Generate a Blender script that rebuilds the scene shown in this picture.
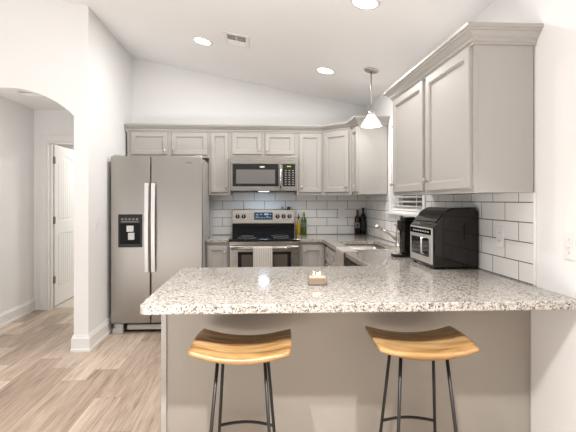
import bpy, bmesh, math, random
from mathutils import Vector, Matrix
random.seed(7)
for o in list(bpy.data.objects):
    bpy.data.objects.remove(o)
S = bpy.context.scene
COL = S.collection
PI = math.pi

# ------------------------------------------------------------------ camera
cam_d = bpy.data.cameras.new('camera')
cam_d.sensor_fit = 'HORIZONTAL'
cam_d.sensor_width = 36.0
cam_d.lens = 447.0 * 36.0 / 576.0
cam_d.shift_x = 3.5 / 576.0
cam_d.shift_y = -16.0 / 576.0
cam_d.clip_start = 0.05
cam = bpy.data.objects.new('camera', cam_d)
COL.objects.link(cam)
cam.location = (0, 0, 1.34)
cam.rotation_euler = (PI / 2, 0, -math.atan(0.066))
S.camera = cam

# ------------------------------------------------------------------ exposure and world
S.view_settings.view_transform = 'Standard'
S.view_settings.look = 'None'
S.view_settings.gamma = 1.0
S.view_settings.exposure = -0.42
S.view_settings.use_curve_mapping = False

W = bpy.data.worlds.new('World')
S.world = W
W.use_nodes = True
wn = W.node_tree.nodes['Background']
wn.inputs[0].default_value = (0.93, 0.96, 1.0, 1)
wn.inputs[1].default_value = 0.36

XR, YB, XL, YA = 1.388, 5.5, -1.475, 4.07        # right wall, back wall, stub wall, arch wall
XH, YH = -2.68, 5.62                            # hall left wall, hall end wall


def ceil_z(x):
    return 2.7676 - 0.1944 * x


def area_lamp(name, loc, power, size, color, rot=(0, 0, 0), shape='DISK', size_y=None, spread=180):
    d = bpy.data.lights.new(name, 'AREA')
    d.shape = shape
    d.size = size
    if size_y:
        d.size_y = size_y
    d.energy = power
    d.spread = math.radians(spread)
    d.color = color
    o = bpy.data.objects.new(name, d)
    o.location = loc
    o.rotation_euler = rot
    COL.objects.link(o)
    return o


WARM = (1.0, 0.98, 0.955)
TILT = math.atan(0.1944)
CANS = [(-0.50, 4.33), (0.70, 4.42), (0.715, 2.87)]
for (x, y) in CANS:
    area_lamp('can_light', (x, y, ceil_z(x) - 0.03), 16, 0.14, WARM, (0, TILT, 0))
area_lamp('can_light', (-0.50, 2.87, ceil_z(-0.5) - 0.03), 20, 0.14, WARM, (0, TILT, 0))
for (x, y, p) in [(-0.42, 0.58, 84), (0.55, 0.58, 66)]:
    area_lamp('can_light', (x, y, ceil_z(x) - 0.03), p, 0.09, WARM, (0, TILT, 0), spread=120)
for (x, y) in [(-2.3, 0.8), (-2.3, 2.6)]:  # extra downlights added out of view on the left for more light
    area_lamp('can_light', (x, y, ceil_z(x) - 0.03), 5, 0.14, WARM, (0, TILT, 0), spread=120)
# unseen fill lamp added behind the camera in place of window light
area_lamp('rear_fill', (-1.2, -2.9, 1.6), 6, 4.5, (0.95, 0.97, 1.0), (PI / 2, 0, 0), 'RECTANGLE', 2.2)
# upward lamp added out of view near the floor to brighten the ceiling
area_lamp('ceiling_fill', (-1.9, -0.2, 0.12), 205, 2.8, (0.98, 0.985, 1.0), (PI, 0, 0))
# added lamp, hidden behind the arch top, that brightens the hall
area_lamp('hall_fill', (-2.15, 4.27, 2.41), 6, 0.15, WARM)
# unseen lamp added to brighten the room behind the hall door
area_lamp('bedroom_fill', (-1.9, 6.9, 2.38), 42, 0.3, (1.0, 0.97, 0.93))


# ------------------------------------------------------------------ materials
def mat(name, color, rough=0.5, metal=0.0, emit=None, emit_s=0.0, trans=0.0, ior=1.45, coat=0.0, spec=None):
    m = bpy.data.materials.new(name)
    m.use_nodes = True
    b = m.node_tree.nodes['Principled BSDF']
    b.inputs['Base Color'].default_value = (*color, 1)
    b.inputs['Roughness'].default_value = rough
    b.inputs['Metallic'].default_value = metal
    b.inputs['Transmission Weight'].default_value = trans
    b.inputs['IOR'].default_value = ior
    b.inputs['Coat Weight'].default_value = coat
    if spec is not None:
        b.inputs['Specular IOR Level'].default_value = spec
    if emit:
        b.inputs['Emission Color'].default_value = (*emit, 1)
        b.inputs['Emission Strength'].default_value = emit_s
    return m


class NT:
    def __init__(self, m):
        self.t = m.node_tree
        self.b = self.t.nodes['Principled BSDF']

    def n(self, kind, **kw):
        nd = self.t.nodes.new(kind)
        for k, v in kw.items():
            setattr(nd, k, v)
        return nd

    def l(self, a, b):
        self.t.links.new(a, b)

    def ramp(self, stops, interp='LINEAR'):
        r = self.n('ShaderNodeValToRGB')
        cr = r.color_ramp
        cr.interpolation = interp
        while len(cr.elements) < len(stops):
            cr.elements.new(0.5)
        for e, (p, c) in zip(cr.elements, stops):
            e.position = p
            e.color = (*c, 1)
        return r


def painted(name, color, rough=0.6, bump=0.02, scale=90):
    m = mat(name, color, rough)
    t = NT(m)
    tc = t.n('ShaderNodeTexCoord')
    no = t.n('ShaderNodeTexNoise')
    no.inputs['Scale'].default_value = scale
    no.inputs['Detail'].default_value = 3
    bp = t.n('ShaderNodeBump')
    bp.inputs['Strength'].default_value = bump
    bp.inputs['Distance'].default_value = 0.01
    t.l(tc.outputs['Object'], no.inputs['Vector'])
    t.l(no.outputs[0], bp.inputs['Height'])
    t.l(bp.outputs[0], t.b.inputs['Normal'])
    return m


M = {}
M['wall'] = painted('wall_paint', (0.85, 0.845, 0.835), 0.7)
M['ceiling'] = painted('ceiling_paint', (0.90, 0.895, 0.89), 0.8)
M['trim'] = painted('trim_paint', (0.83, 0.82, 0.80), 0.35, 0.005)
M['door'] = painted('door_paint', (0.82, 0.81, 0.79), 0.4, 0.005)
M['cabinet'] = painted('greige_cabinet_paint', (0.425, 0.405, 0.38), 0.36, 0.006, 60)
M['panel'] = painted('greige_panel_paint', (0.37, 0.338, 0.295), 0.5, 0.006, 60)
M['raw_wood'] = mat('raw_plywood', (0.42, 0.27, 0.14), 0.6)
M['dark_gap'] = mat('dark_recess', (0.02, 0.02, 0.02), 0.7)
M['black_gloss'] = mat('black_glass', (0.012, 0.012, 0.013), 0.06)
M['black_plastic'] = mat('black_plastic', (0.010, 0.009, 0.009), 0.32)
M['black_metal'] = mat('black_powder_coat', (0.018, 0.017, 0.016), 0.45)
M['nickel'] = mat('brushed_nickel', (0.62, 0.58, 0.53), 0.28, 1.0)
M['chrome'] = mat('chrome', (0.8, 0.8, 0.8), 0.1, 1.0)
M['white_plastic'] = mat('white_plastic', (0.83, 0.82, 0.80), 0.35)
M['white_metal'] = mat('white_enamel', (0.84, 0.83, 0.82), 0.4)
M['lens'] = mat('light_lens', (0.9, 0.9, 0.9), 0.4, emit=(1.0, 0.97, 0.93), emit_s=6.0)
M['shade'] = mat('frosted_white_glass', (0.92, 0.91, 0.9), 0.35, emit=(1.0, 0.96, 0.9), emit_s=1.6)
M['mw_lamp'] = mat('lamp_cover', (0.9, 0.9, 0.9), 0.4, emit=(0.8, 0.9, 1.0), emit_s=6.0)
M['display'] = mat('dark_blue_display', (0.02, 0.05, 0.09), 0.15)
M['button'] = mat('pale_button', (0.45, 0.55, 0.62), 0.4)
M['green_led'] = mat('green_digits', (0.3, 0.5, 0.05), 0.4, emit=(0.55, 0.7, 0.1), emit_s=0.35)
M['white_print'] = mat('white_print', (0.65, 0.65, 0.64), 0.5)
M['key_print'] = mat('grey_key_print', (0.36, 0.35, 0.34), 0.5)
M['mw_window'] = mat('microwave_window', (0.17, 0.16, 0.15), 0.22)
M['oven_window'] = mat('oven_window', (0.10, 0.085, 0.07), 0.12)
M['grey_print'] = mat('grey_print', (0.22, 0.21, 0.2), 0.4)
M['sink'] = mat('sink_steel', (0.60, 0.57, 0.53), 0.35, 1.0)
M['fridge_side'] = mat('grey_enamel', (0.46, 0.45, 0.43), 0.45)
M['blind'] = mat('blind_slat', (0.86, 0.85, 0.82), 0.5)
M['pane'] = mat('window_glass', (1, 1, 1), 0.0, trans=1.0, ior=1.1)
M['glass'] = mat('clear_glass', (1, 1, 1), 0.02, trans=1.0, ior=1.3)
M['hinge'] = mat('bronze_hinge', (0.20, 0.17, 0.13), 0.4, 0.8)
M['carpet'] = painted('beige_carpet', (0.58, 0.52, 0.44), 0.95, 0.3, 300)
M['outside'] = painted('brown_backdrop', (0.16, 0.12, 0.09), 0.9)
M['wax'] = mat('cream_wax', (0.50, 0.37, 0.29), 0.6, emit=(1.0, 0.6, 0.35), emit_s=0.12)
M['flame'] = mat('candle_flame', (1, 0.8, 0.5), 0.5, emit=(1.0, 0.78, 0.45), emit_s=12.0)
M['wine_dark'] = mat('dark_wine_glass', (0.012, 0.010, 0.010), 0.08)
M['wine_red'] = mat('red_wine_bottle', (0.035, 0.008, 0.010), 0.08)
M['foil_red'] = mat('maroon_foil', (0.10, 0.015, 0.02), 0.35)
M['foil_dark'] = mat('black_foil', (0.02, 0.02, 0.022), 0.35)
M['label_white'] = mat('white_label', (0.75, 0.73, 0.70), 0.6)
M['label_grey'] = mat('grey_label', (0.16, 0.155, 0.15), 0.6)
M['green_glass'] = mat('olive_green_glass', (0.05, 0.10, 0.008), 0.08)
M['label_blue'] = mat('pale_blue_label', (0.45, 0.62, 0.62), 0.6)
M['oil'] = mat('golden_oil', (0.42, 0.26, 0.01), 0.1)
M['teal'] = mat('teal_ceramic', (0.16, 0.32, 0.32), 0.35)
M['navy'] = mat('dark_navy_ceramic', (0.03, 0.04, 0.07), 0.25)
M['yellow'] = mat('mustard_ceramic', (0.55, 0.40, 0.12), 0.4)
M['brown_gloss'] = mat('brown_black_plastic', (0.014, 0.011, 0.009), 0.045)
M['vent_dark'] = mat('vent_dark', (0.10, 0.095, 0.09), 0.7)


def steel(name, color, rough, axis):
    m = mat(name, color, rough, 1.0)
    t = NT(m)
    tc = t.n('ShaderNodeTexCoord')
    mp = t.n('ShaderNodeMapping')
    mp.inputs['Scale'].default_value = (2, 2, 400) if axis == 'h' else (400, 2, 2)
    no = t.n('ShaderNodeTexNoise')
    no.inputs['Scale'].default_value = 1.0
    mr = t.n('ShaderNodeMapRange')
    mr.inputs['To Min'].default_value = rough - 0.05
    mr.inputs['To Max'].default_value = rough + 0.06
    t.l(tc.outputs['Object'], mp.inputs['Vector'])
    t.l(mp.outputs[0], no.inputs['Vector'])
    t.l(no.outputs[0], mr.inputs['Value'])
    t.l(mr.outputs[0], t.b.inputs['Roughness'])
    return m


M['steel'] = steel('brushed_stainless', (0.39, 0.365, 0.335), 0.36, 'v')
M['steel_h'] = steel('brushed_stainless_wide', (0.42, 0.39, 0.35), 0.28, 'h')
M['steel_light'] = steel('satin_handle_steel', (0.80, 0.79, 0.77), 0.45, 'v')


def granite():
    m = mat('speckled_granite', (0.7, 0.67, 0.63), 0.09)
    t = NT(m)
    tc = t.n('ShaderNodeTexCoord')
    nz = t.n('ShaderNodeTexNoise')
    nz.inputs['Scale'].default_value = 60
    nz.inputs['Detail'].default_value = 2
    ad = t.n('ShaderNodeMixRGB', blend_type='ADD')
    ad.inputs[0].default_value = 0.02
    t.l(tc.outputs['Object'], nz.inputs['Vector'])
    t.l(tc.outputs['Object'], ad.inputs[1])
    t.l(nz.outputs['Color'], ad.inputs[2])
    v1 = t.n('ShaderNodeTexVoronoi')
    v1.inputs['Scale'].default_value = 160
    t.l(ad.outputs[0], v1.inputs['Vector'])
    sep = t.n('ShaderNodeSeparateColor')
    t.l(v1.outputs['Color'], sep.inputs[0])
    r1 = t.ramp([(0.0, (0.011, 0.010, 0.009)), (0.13, (0.075, 0.061, 0.050)), (0.22, (0.224, 0.190, 0.159)),
                 (0.36, (0.381, 0.346, 0.303)), (0.54, (0.473, 0.444, 0.406)), (0.86, (0.341, 0.306, 0.269))], 'CONSTANT')
    t.l(sep.outputs[0], r1.inputs[0])
    v2 = t.n('ShaderNodeTexVoronoi')
    v2.inputs['Scale'].default_value = 260
    t.l(ad.outputs[0], v2.inputs['Vector'])
    sep2 = t.n('ShaderNodeSeparateColor')
    t.l(v2.outputs['Color'], sep2.inputs[0])
    r2 = t.ramp([(0.0, (0.062, 0.055, 0.050)), (0.09, (0.340, 0.304, 0.266)), (0.3, (0.525, 0.497, 0.457))], 'CONSTANT')
    t.l(sep2.outputs[1], r2.inputs[0])
    mx = t.n('ShaderNodeMixRGB')
    mx.inputs[0].default_value = 0.28
    t.l(r1.outputs[0], mx.inputs[1])
    t.l(r2.outputs[0], mx.inputs[2])
    t.l(mx.outputs[0], t.b.inputs['Base Color'])
    return m


M['granite'] = granite()


def wood_seat():
    m = mat('acacia_wood', (0.5, 0.3, 0.13), 0.32)
    t = NT(m)
    tc = t.n('ShaderNodeTexCoord')
    oi = t.n('ShaderNodeObjectInfo')
    va = t.n('ShaderNodeVectorMath', operation='ADD')
    ml = t.n('ShaderNodeMath', operation='MULTIPLY')
    ml.inputs[1].default_value = 5.0
    t.l(oi.outputs['Random'], ml.inputs[0])
    t.l(tc.outputs['Object'], va.inputs[0])
    t.l(ml.outputs[0], va.inputs[1])
    mp = t.n('ShaderNodeMapping')
    mp.inputs['Scale'].default_value = (1.6, 13, 13)
    t.l(va.outputs[0], mp.inputs['Vector'])
    no = t.n('ShaderNodeTexNoise')
    no.inputs['Scale'].default_value = 2.0
    no.inputs['Detail'].default_value = 5
    no.inputs['Distortion'].default_value = 0.7
    t.l(mp.outputs[0], no.inputs['Vector'])
    r = t.ramp([(0.28, (0.134, 0.065, 0.021)), (0.42, (0.281, 0.150, 0.052)), (0.55, (0.379, 0.226, 0.092)),
                (0.72, (0.440, 0.294, 0.141))])
    t.l(no.outputs[0], r.inputs[0])
    mp2 = t.n('ShaderNodeMapping')
    mp2.inputs['Scale'].default_value = (6, 260, 260)
    no2 = t.n('ShaderNodeTexNoise')
    no2.inputs['Scale'].default_value = 1.0
    t.l(va.outputs[0], mp2.inputs['Vector'])
    t.l(mp2.outputs[0], no2.inputs['Vector'])
    mx = t.n('ShaderNodeMixRGB', blend_type='OVERLAY')
    mx.inputs[0].default_value = 0.3
    t.l(r.outputs[0], mx.inputs[1])
    t.l(no2.outputs[0], mx.inputs[2])
    t.l(mx.outputs[0], t.b.inputs['Base Color'])
    return m


M['seat'] = wood_seat()


def floor_mat():
    m = mat('grey_oak_planks', (0.5, 0.4, 0.3), 0.36)
    t = NT(m)
    tc = t.n('ShaderNodeTexCoord')
    sp = t.n('ShaderNodeSeparateXYZ')
    cb = t.n('ShaderNodeCombineXYZ')
    t.l(tc.outputs['Object'], sp.inputs[0])
    ax = t.n('ShaderNodeMath', operation='ADD')
    ax.inputs[1].default_value = 10.08
    ay = t.n('ShaderNodeMath', operation='ADD')
    ay.inputs[1].default_value = 20.3
    t.l(sp.outputs[0], ax.inputs[0])
    t.l(sp.outputs[1], ay.inputs[0])
    # a random lengthwise shift per plank row
    dv = t.n('ShaderNodeMath', operation='DIVIDE')
    dv.inputs[1].default_value = 0.18
    fl = t.n('ShaderNodeMath', operation='FLOOR')
    wn_ = t.n('ShaderNodeTexWhiteNoise', noise_dimensions='1D')
    sh = t.n('ShaderNodeMath', operation='MULTIPLY')
    sh.inputs[1].default_value = 1.22
    t.l(ax.outputs[0], dv.inputs[0])
    t.l(dv.outputs[0], fl.inputs[0])
    t.l(fl.outputs[0], wn_.inputs['W'])
    t.l(wn_.outputs['Value'], sh.inputs[0])
    yy = t.n('ShaderNodeMath', operation='ADD')
    t.l(ay.outputs[0], yy.inputs[0])
    t.l(sh.outputs[0], yy.inputs[1])
    t.l(yy.outputs[0], cb.inputs[0])
    t.l(ax.outputs[0], cb.inputs[1])
    br = t.n('ShaderNodeTexBrick', offset=0.0, offset_frequency=2)
    br.inputs['Color1'].default_value = (0, 0, 0, 1)
    br.inputs['Color2'].default_value = (1, 1, 1, 1)
    br.inputs['Mortar'].default_value = (0.5, 0.5, 0.5, 1)
    br.inputs['Scale'].default_value = 1.0
    br.inputs['Mortar Size'].default_value = 0.0016
    br.inputs['Mortar Smooth'].default_value = 0.3
    br.inputs['Brick Width'].default_value = 1.22
    br.inputs['Row Height'].default_value = 0.18
    t.l(cb.outputs[0], br.inputs['Vector'])
    tone = t.ramp([(0.0, (0.295, 0.235, 0.185)), (0.5, (0.395, 0.328, 0.27)), (1.0, (0.49, 0.42, 0.355))])
    t.l(br.outputs['Color'], tone.inputs[0])
    # grain, shifted per plank
    off = t.n('ShaderNodeVectorMath', operation='MULTIPLY_ADD')
    off.inputs[1].default_value = (7, 7, 7)
    t.l(br.outputs['Color'], off.inputs[0])
    t.l(cb.outputs[0], off.inputs[2])
    mp = t.n('ShaderNodeMapping')
    mp.inputs['Scale'].default_value = (0.7, 9, 1)
    t.l(off.outputs[0], mp.inputs['Vector'])
    no = t.n('ShaderNodeTexNoise')
    no.inputs['Scale'].default_value = 2.2
    no.inputs['Detail'].default_value = 7
    no.inputs['Roughness'].default_value = 0.62
    no.inputs['Distortion'].default_value = 0.9
    t.l(mp.outputs[0], no.inputs['Vector'])
    mp3 = t.n('ShaderNodeMapping')
    mp3.inputs['Scale'].default_value = (3.0, 75, 1)
    t.l(off.outputs[0], mp3.inputs['Vector'])
    no3 = t.n('ShaderNodeTexNoise')
    no3.inputs['Scale'].default_value = 1.6
    no3.inputs['Detail'].default_value = 3
    t.l(mp3.outputs[0], no3.inputs['Vector'])
    av = t.n('ShaderNodeMixRGB')
    av.inputs[0].default_value = 0.38
    t.l(no.outputs[0], av.inputs[1])
    t.l(no3.outputs[0], av.inputs[2])
    gr = t.ramp([(0.34, (0.24, 0.19, 0.155)), (0.45, (0.48, 0.44, 0.41)), (0.60, (0.68, 0.66, 0.64))])
    t.l(av.outputs[0], gr.inputs[0])
    mx = t.n('ShaderNodeMixRGB', blend_type='OVERLAY')
    mx.inputs[0].default_value = 0.85
    t.l(tone.outputs[0], mx.inputs[1])
    t.l(gr.outputs[0], mx.inputs[2])
    mo = t.n('ShaderNodeMixRGB')
    mo.inputs[2].default_value = (0.17, 0.12, 0.085, 1)
    mf = t.n('ShaderNodeMath', operation='MULTIPLY')
    mf.inputs[1].default_value = 0.7
    t.l(br.outputs['Fac'], mf.inputs[0])
    t.l(mf.outputs[0], mo.inputs[0])
    t.l(mx.outputs[0], mo.inputs[1])
    t.l(mo.outputs[0], t.b.inputs['Base Color'])
    return m


M['floor'] = floor_mat()


def tile_mat(name, axis, off):
    m = mat(name, (0.8, 0.79, 0.77), 0.12)
    t = NT(m)
    tc = t.n('ShaderNodeTexCoord')
    sp = t.n('ShaderNodeSeparateXYZ')
    cb = t.n('ShaderNodeCombineXYZ')
    t.l(tc.outputs['Object'], sp.inputs[0])
    a = t.n('ShaderNodeMath', operation='ADD')
    a.inputs[1].default_value = off
    z = t.n('ShaderNodeMath', operation='ADD')
    z.inputs[1].default_value = -0.918 + 1.025
    t.l(sp.outputs[axis], a.inputs[0])
    t.l(sp.outputs[2], z.inputs[0])
    t.l(a.outputs[0], cb.inputs[0])
    t.l(z.outputs[0], cb.inputs[1])
    br = t.n('ShaderNodeTexBrick', offset=0.5, offset_frequency=2)
    br.inputs['Color1'].default_value = (0.84, 0.83, 0.805, 1)
    br.inputs['Color2'].default_value = (0.87, 0.86, 0.84, 1)
    br.inputs['Mortar'].default_value = (0.10, 0.085, 0.07, 1)
    br.inputs['Scale'].default_value = 1.0
    br.inputs['Mortar Size'].default_value = 0.0026
    br.inputs['Mortar Smooth'].default_value = 0.1
    br.inputs['Brick Width'].default_value = 0.257
    br.inputs['Row Height'].default_value = 0.1025
    t.l(cb.outputs[0], br.inputs['Vector'])
    t.l(br.outputs['Color'], t.b.inputs['Base Color'])
    rr = t.n('ShaderNodeMapRange')
    rr.inputs['To Min'].default_value = 0.12
    rr.inputs['To Max'].default_value = 0.8
    t.l(br.outputs['Fac'], rr.inputs['Value'])
    t.l(rr.outputs[0], t.b.inputs['Roughness'])
    bp = t.n('ShaderNodeBump', invert=True)
    bp.inputs['Strength'].default_value = 0.4
    bp.inputs['Distance'].default_value = 0.002
    t.l(br.outputs['Fac'], bp.inputs['Height'])
    t.l(bp.outputs[0], t.b.inputs['Normal'])
    return m


M['tile_back'] = tile_mat('subway_tile_back', 0, 0.1385)
M['tile_right'] = tile_mat('subway_tile_right', 1, 0.183)


def towel_mat(name, c1, c2, axis, freq):
    m = mat(name, c1, 0.95)
    t = NT(m)
    tc = t.n('ShaderNodeTexCoord')
    sp = t.n('ShaderNodeSeparateXYZ')
    t.l(tc.outputs['Object'], sp.inputs[0])
    ml = t.n('ShaderNodeMath', operation='MULTIPLY')
    ml.inputs[1].default_value = freq
    t.l(sp.outputs[axis], ml.inputs[0])
    sn = t.n('ShaderNodeMath', operation='SINE')
    t.l(ml.outputs[0], sn.inputs[0])
    r = t.ramp([(0.0, c1), (0.55, c1), (0.75, c2)])
    t.l(sn.outputs[0], r.inputs[0])
    t.l(r.outputs[0], t.b.inputs['Base Color'])
    return m


M['towel'] = towel_mat('striped_kitchen_towel', (0.58, 0.545, 0.50), (0.36, 0.32, 0.28), 0, 330.0)
M['towel_plain'] = painted('cream_cloth', (0.38, 0.345, 0.31), 0.95, 0.15, 250)


# ------------------------------------------------------------------ mesh helpers
class MB:
    """collects shapes in one bmesh"""

    def __init__(self):
        self.bm = bmesh.new()

    def box(self, a, b, bev=0.0, seg=2):
        t = bmesh.new()
        bmesh.ops.create_cube(t, size=1.0)
        for v in t.verts:
            v.co = Vector([a[i] + (v.co[i] + 0.5) * (b[i] - a[i]) for i in range(3)])
        if bev:
            bmesh.ops.bevel(t, geom=list(t.edges), offset=bev, segments=seg, affect='EDGES', profile=0.5)
        return self.add(t)

    def add(self, t, mtx=None, smooth=False):
        if mtx is not None:
            bmesh.ops.transform(t, matrix=mtx, verts=t.verts)
        if smooth:
            for f in t.faces:
                f.smooth = True
        me = bpy.data.meshes.new('tmp')
        t.to_mesh(me)
        t.free()
        self.bm.from_mesh(me)
        bpy.data.meshes.remove(me)
        return self

    def tube(self, pts, r, n=10, cyc=False):
        """round bar through points, r a number or one per point"""
        pts = [Vector(p) for p in pts]
        rs = r if isinstance(r, (list, tuple)) else [r] * len(pts)
        t = bmesh.new()
        rings = []
        m = len(pts)
        up = None
        for i, p in enumerate(pts):
            if cyc:
                d = pts[(i + 1) % m] - pts[i - 1]
            elif i == 0:
                d = pts[1] - p
            elif i == m - 1:
                d = p - pts[i - 1]
            else:
                d = (pts[i + 1] - p).normalized() + (p - pts[i - 1]).normalized()
            d.normalize()
            if up is None:
                up = Vector((0, 0, 1)) if abs(d.z) < 0.9 else Vector((1, 0, 0))
            s = d.cross(up).normalized()
            up = s.cross(d).normalized()
            rings.append([t.verts.new(p + (s * math.cos(2 * PI * k / n) + up * math.sin(2 * PI * k / n)) * rs[i]) for k in range(n)])
        rng = range(m) if cyc else range(m - 1)
        for i in rng:
            a, b = rings[i], rings[(i + 1) % m]
            for k in range(n):
                f = t.faces.new((a[k], a[(k + 1) % n], b[(k + 1) % n], b[k]))
                f.smooth = True
        if not cyc:
            t.faces.new(rings[0][::-1])
            t.faces.new(rings[-1])
        bmesh.ops.recalc_face_normals(t, faces=t.faces)
        return self.add(t)

    def lathe(self, prof, c=(0, 0, 0), n=28, smooth=True, mtx=None, cap=True):
        """profile of (radius, height) turned about the z axis"""
        t = bmesh.new()
        rings = []
        for (r, h) in prof:
            rings.append([t.verts.new((r * math.cos(2 * PI * k / n), r * math.sin(2 * PI * k / n), h)) for k in range(n)])
        for a, b in zip(rings, rings[1:]):
            for k in range(n):
                f = t.faces.new((a[k], a[(k + 1) % n], b[(k + 1) % n], b[k]))
                f.smooth = smooth
        if cap:
            t.faces.new(rings[0][::-1])
            t.faces.new(rings[-1])
        bmesh.ops.recalc_face_normals(t, faces=t.faces)
        mt = Matrix.Translation(c)
        if mtx is not None:
            mt = mt @ mtx
        return self.add(t, mt)

    def prism(self, poly, lo, hi, plane='xy', bev=0.0):
        """simple polygon pushed along the third axis"""
        def P(a, b, h):
            return {'xy': (a, b, h), 'xz': (a, h, b), 'yz': (h, a, b)}[plane]
        t = bmesh.new()
        A = [t.verts.new(P(a, b, lo)) for a, b in poly]
        B = [t.verts.new(P(a, b, hi)) for a, b in poly]
        n = len(poly)
        t.faces.new(A)
        t.faces.new(B)
        for i in range(n):
            t.faces.new((A[i], A[(i + 1) % n], B[(i + 1) % n], B[i]))
        bmesh.ops.recalc_face_normals(t, faces=t.faces)
        if bev:
            bmesh.ops.bevel(t, geom=list(t.edges), offset=bev, segments=2, affect='EDGES', profile=0.5)
        return self.add(t)

    def plate(self, outer, holes, lo, hi, plane='xy', bev=0.0):
        """flat slab with holes (filled 2D outline), thickness lo..hi along the third axis"""
        cu = bpy.data.curves.new('tmp', 'CURVE')
        cu.dimensions = '2D'
        cu.fill_mode = 'BOTH'
        th = (hi - lo) / 2
        cu.extrude = th - bev
        cu.bevel_depth = bev
        cu.bevel_resolution = 2
        cu.offset = -bev
        for pl in [outer] + list(holes):
            sp = cu.splines.new('POLY')
            sp.points.add(len(pl) - 1)
            for p, (a, b) in zip(sp.points, pl):
                p.co = (a, b, 0, 1)
            sp.use_cyclic_u = True
        ob = bpy.data.objects.new('tmp', cu)
        COL.objects.link(ob)
        dg = bpy.context.evaluated_depsgraph_get()
        dg.update()
        me = bpy.data.meshes.new_from_object(ob.evaluated_get(dg))
        t = bmesh.new()
        t.from_mesh(me)
        bpy.data.meshes.remove(me)
        bpy.data.objects.remove(ob)
        bpy.data.curves.remove(cu)
        bmesh.ops.remove_doubles(t, verts=t.verts, dist=1e-5)
        mid = (lo + hi) / 2
        for v in t.verts:
            a, b, h = v.co
            h += mid
            v.co = {'xy': (a, b, h), 'xz': (a, h, b), 'yz': (h, a, b)}[plane]
        for f in t.faces:
            f.smooth = False
        bmesh.ops.recalc_face_normals(t, faces=t.faces)
        return self.add(t)

    def sweep(self, prof, path, cyc=False):
        """mitred moulding: prof of (outward, height); path of (x, y), outward is to the right of travel"""
        t = bmesh.new()
        m = len(path)
        P = [Vector((x, y)) for x, y in path]
        rings = []
        for i in range(m):
            ds = []
            if i > 0:
                ds.append((P[i] - P[i - 1]).normalized())
            if i < m - 1:
                ds.append((P[i + 1] - P[i]).normalized())
            ns = [Vector((d.y, -d.x)) for d in ds]
            nn = sum(ns, Vector((0, 0)))
            nn.normalize()
            k = 1.0 / max(0.2, nn.dot(ns[0]))
            rings.append([t.verts.new((P[i].x + nn.x * o * k, P[i].y + nn.y * o * k, h)) for o, h in prof])
        n = len(prof)
        for a, b in zip(rings, rings[1:]):
            for j in range(n):
                t.faces.new((a[j], a[(j + 1) % n], b[(j + 1) % n], b[j]))
        t.faces.new(rings[0])
        t.faces.new(rings[-1])
        bmesh.ops.recalc_face_normals(t, faces=t.faces)
        return self.add(t)

    def build(self, name, m, parent=None, loc=None):
        me = bpy.data.meshes.new(name)
        self.bm.to_mesh(me)
        self.bm.free()
        me.materials.append(m)
        o = bpy.data.objects.new(name, me)
        COL.objects.link(o)
        if parent:
            o.parent = parent
        if loc:
            o.location = loc
        return o


def tag(o, label=None, cat=None, group=None, kind=None):
    if label:
        o['label'] = label
    if cat:
        o['category'] = cat
    if group:
        o['group'] = group
    if kind:
        o['kind'] = kind
    return o


def thing(name, label, cat, loc=(0, 0, 0), rz=0.0, group=None):
    o = bpy.data.objects.new(name, None)
    o.empty_display_size = 0.1
    COL.objects.link(o)
    o.location = loc
    o.rotation_euler = (0, 0, rz)
    return tag(o, label, cat, group)


def struct(o, label, cat):
    return tag(o, label, cat, kind='structure')


def copy_tree(src, parent=None):
    c = src.copy()
    COL.objects.link(c)
    if parent:
        c.parent = parent
    for ch in list(src.children):
        copy_tree(ch, c)
    return c


# ================================================================== THE ROOM
YF = -3.0                     # the living room behind the camera runs on to here
XW = -5.0
struct(MB().box((XW, YF, -0.1), (XR + 0.12, 5.74, 0)).build('floor', M['floor']),
       'grey oak plank floor of the kitchen and hall', 'floor')
struct(MB().box((-3.5, 5.742, -0.1), (-1.0, 8.3, 0)).build('floor', M['carpet']),
       'beige carpet in the room behind the hall door', 'floor')

# right wall with the window opening
WY0, WY1, WZ0, WZ1 = 3.60, 4.46, 1.235, 2.08
struct(MB().plate([(YF, 0), (YB + 0.12, 0), (YB + 0.12, 2.6), (YF, 2.6)],
                  [[(WY0, WZ0), (WY1, WZ0), (WY1, WZ1), (WY0, WZ1)]], XR, XR + 0.12, 'yz').build('wall_right', M['wall']),
       'white wall on the right, behind the air fryer', 'wall')
struct(MB().prism([(XL - 0.125, 0), (XR, 0), (XR, ceil_z(XR) + 0.05), (XL - 0.125, ceil_z(XL - 0.125) + 0.05)],
                  YB, YB + 0.12, 'xz').build('wall_back', M['wall']),
       'white back wall behind the stove', 'wall')
struct(MB().prism([(YA + 0.12, 0), (YB - 0.001, 0), (YB - 0.001, 3.2), (YA + 0.12, 3.2)], XL - 0.125, XL, 'yz').build('wall_left', M['wall']),
       'white wall beside the refrigerator', 'wall')
# arch wall, facing the camera
ax0, ax1, sp_z, ap_z = -2.74, -1.60, 2.085, 2.325
hw, rise = (ax1 - ax0) / 2, ap_z - sp_z
rad = (hw * hw + rise * rise) / (2 * rise)
cx_, cz_ = (ax0 + ax1) / 2, ap_z - rad
th = math.asin(hw / rad)
arc = [(cx_ + rad * math.sin(a), cz_ + rad * math.cos(a)) for a in [th - 2 * th * k / 30 for k in range(31)]]
zc = lambda x: ceil_z(x) + 0.04
outline = [(XL, 0), (XL, zc(XL)), (XW, zc(XW)), (XW, 0), (ax0, 0)] + arc[::-1] + [(ax1, 0)]
struct(MB().plate(outline, [], YA, YA + 0.12, 'xz').build('wall_front', M['wall']),
       'white wall with the arched opening into the hall', 'wall')
struct(MB().box((XW - 0.12, YF, 0), (XW, YA + 0.12, 3.85)).build('wall_far_left', M['wall']),
       'white living room wall out of view on the left', 'wall')
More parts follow.
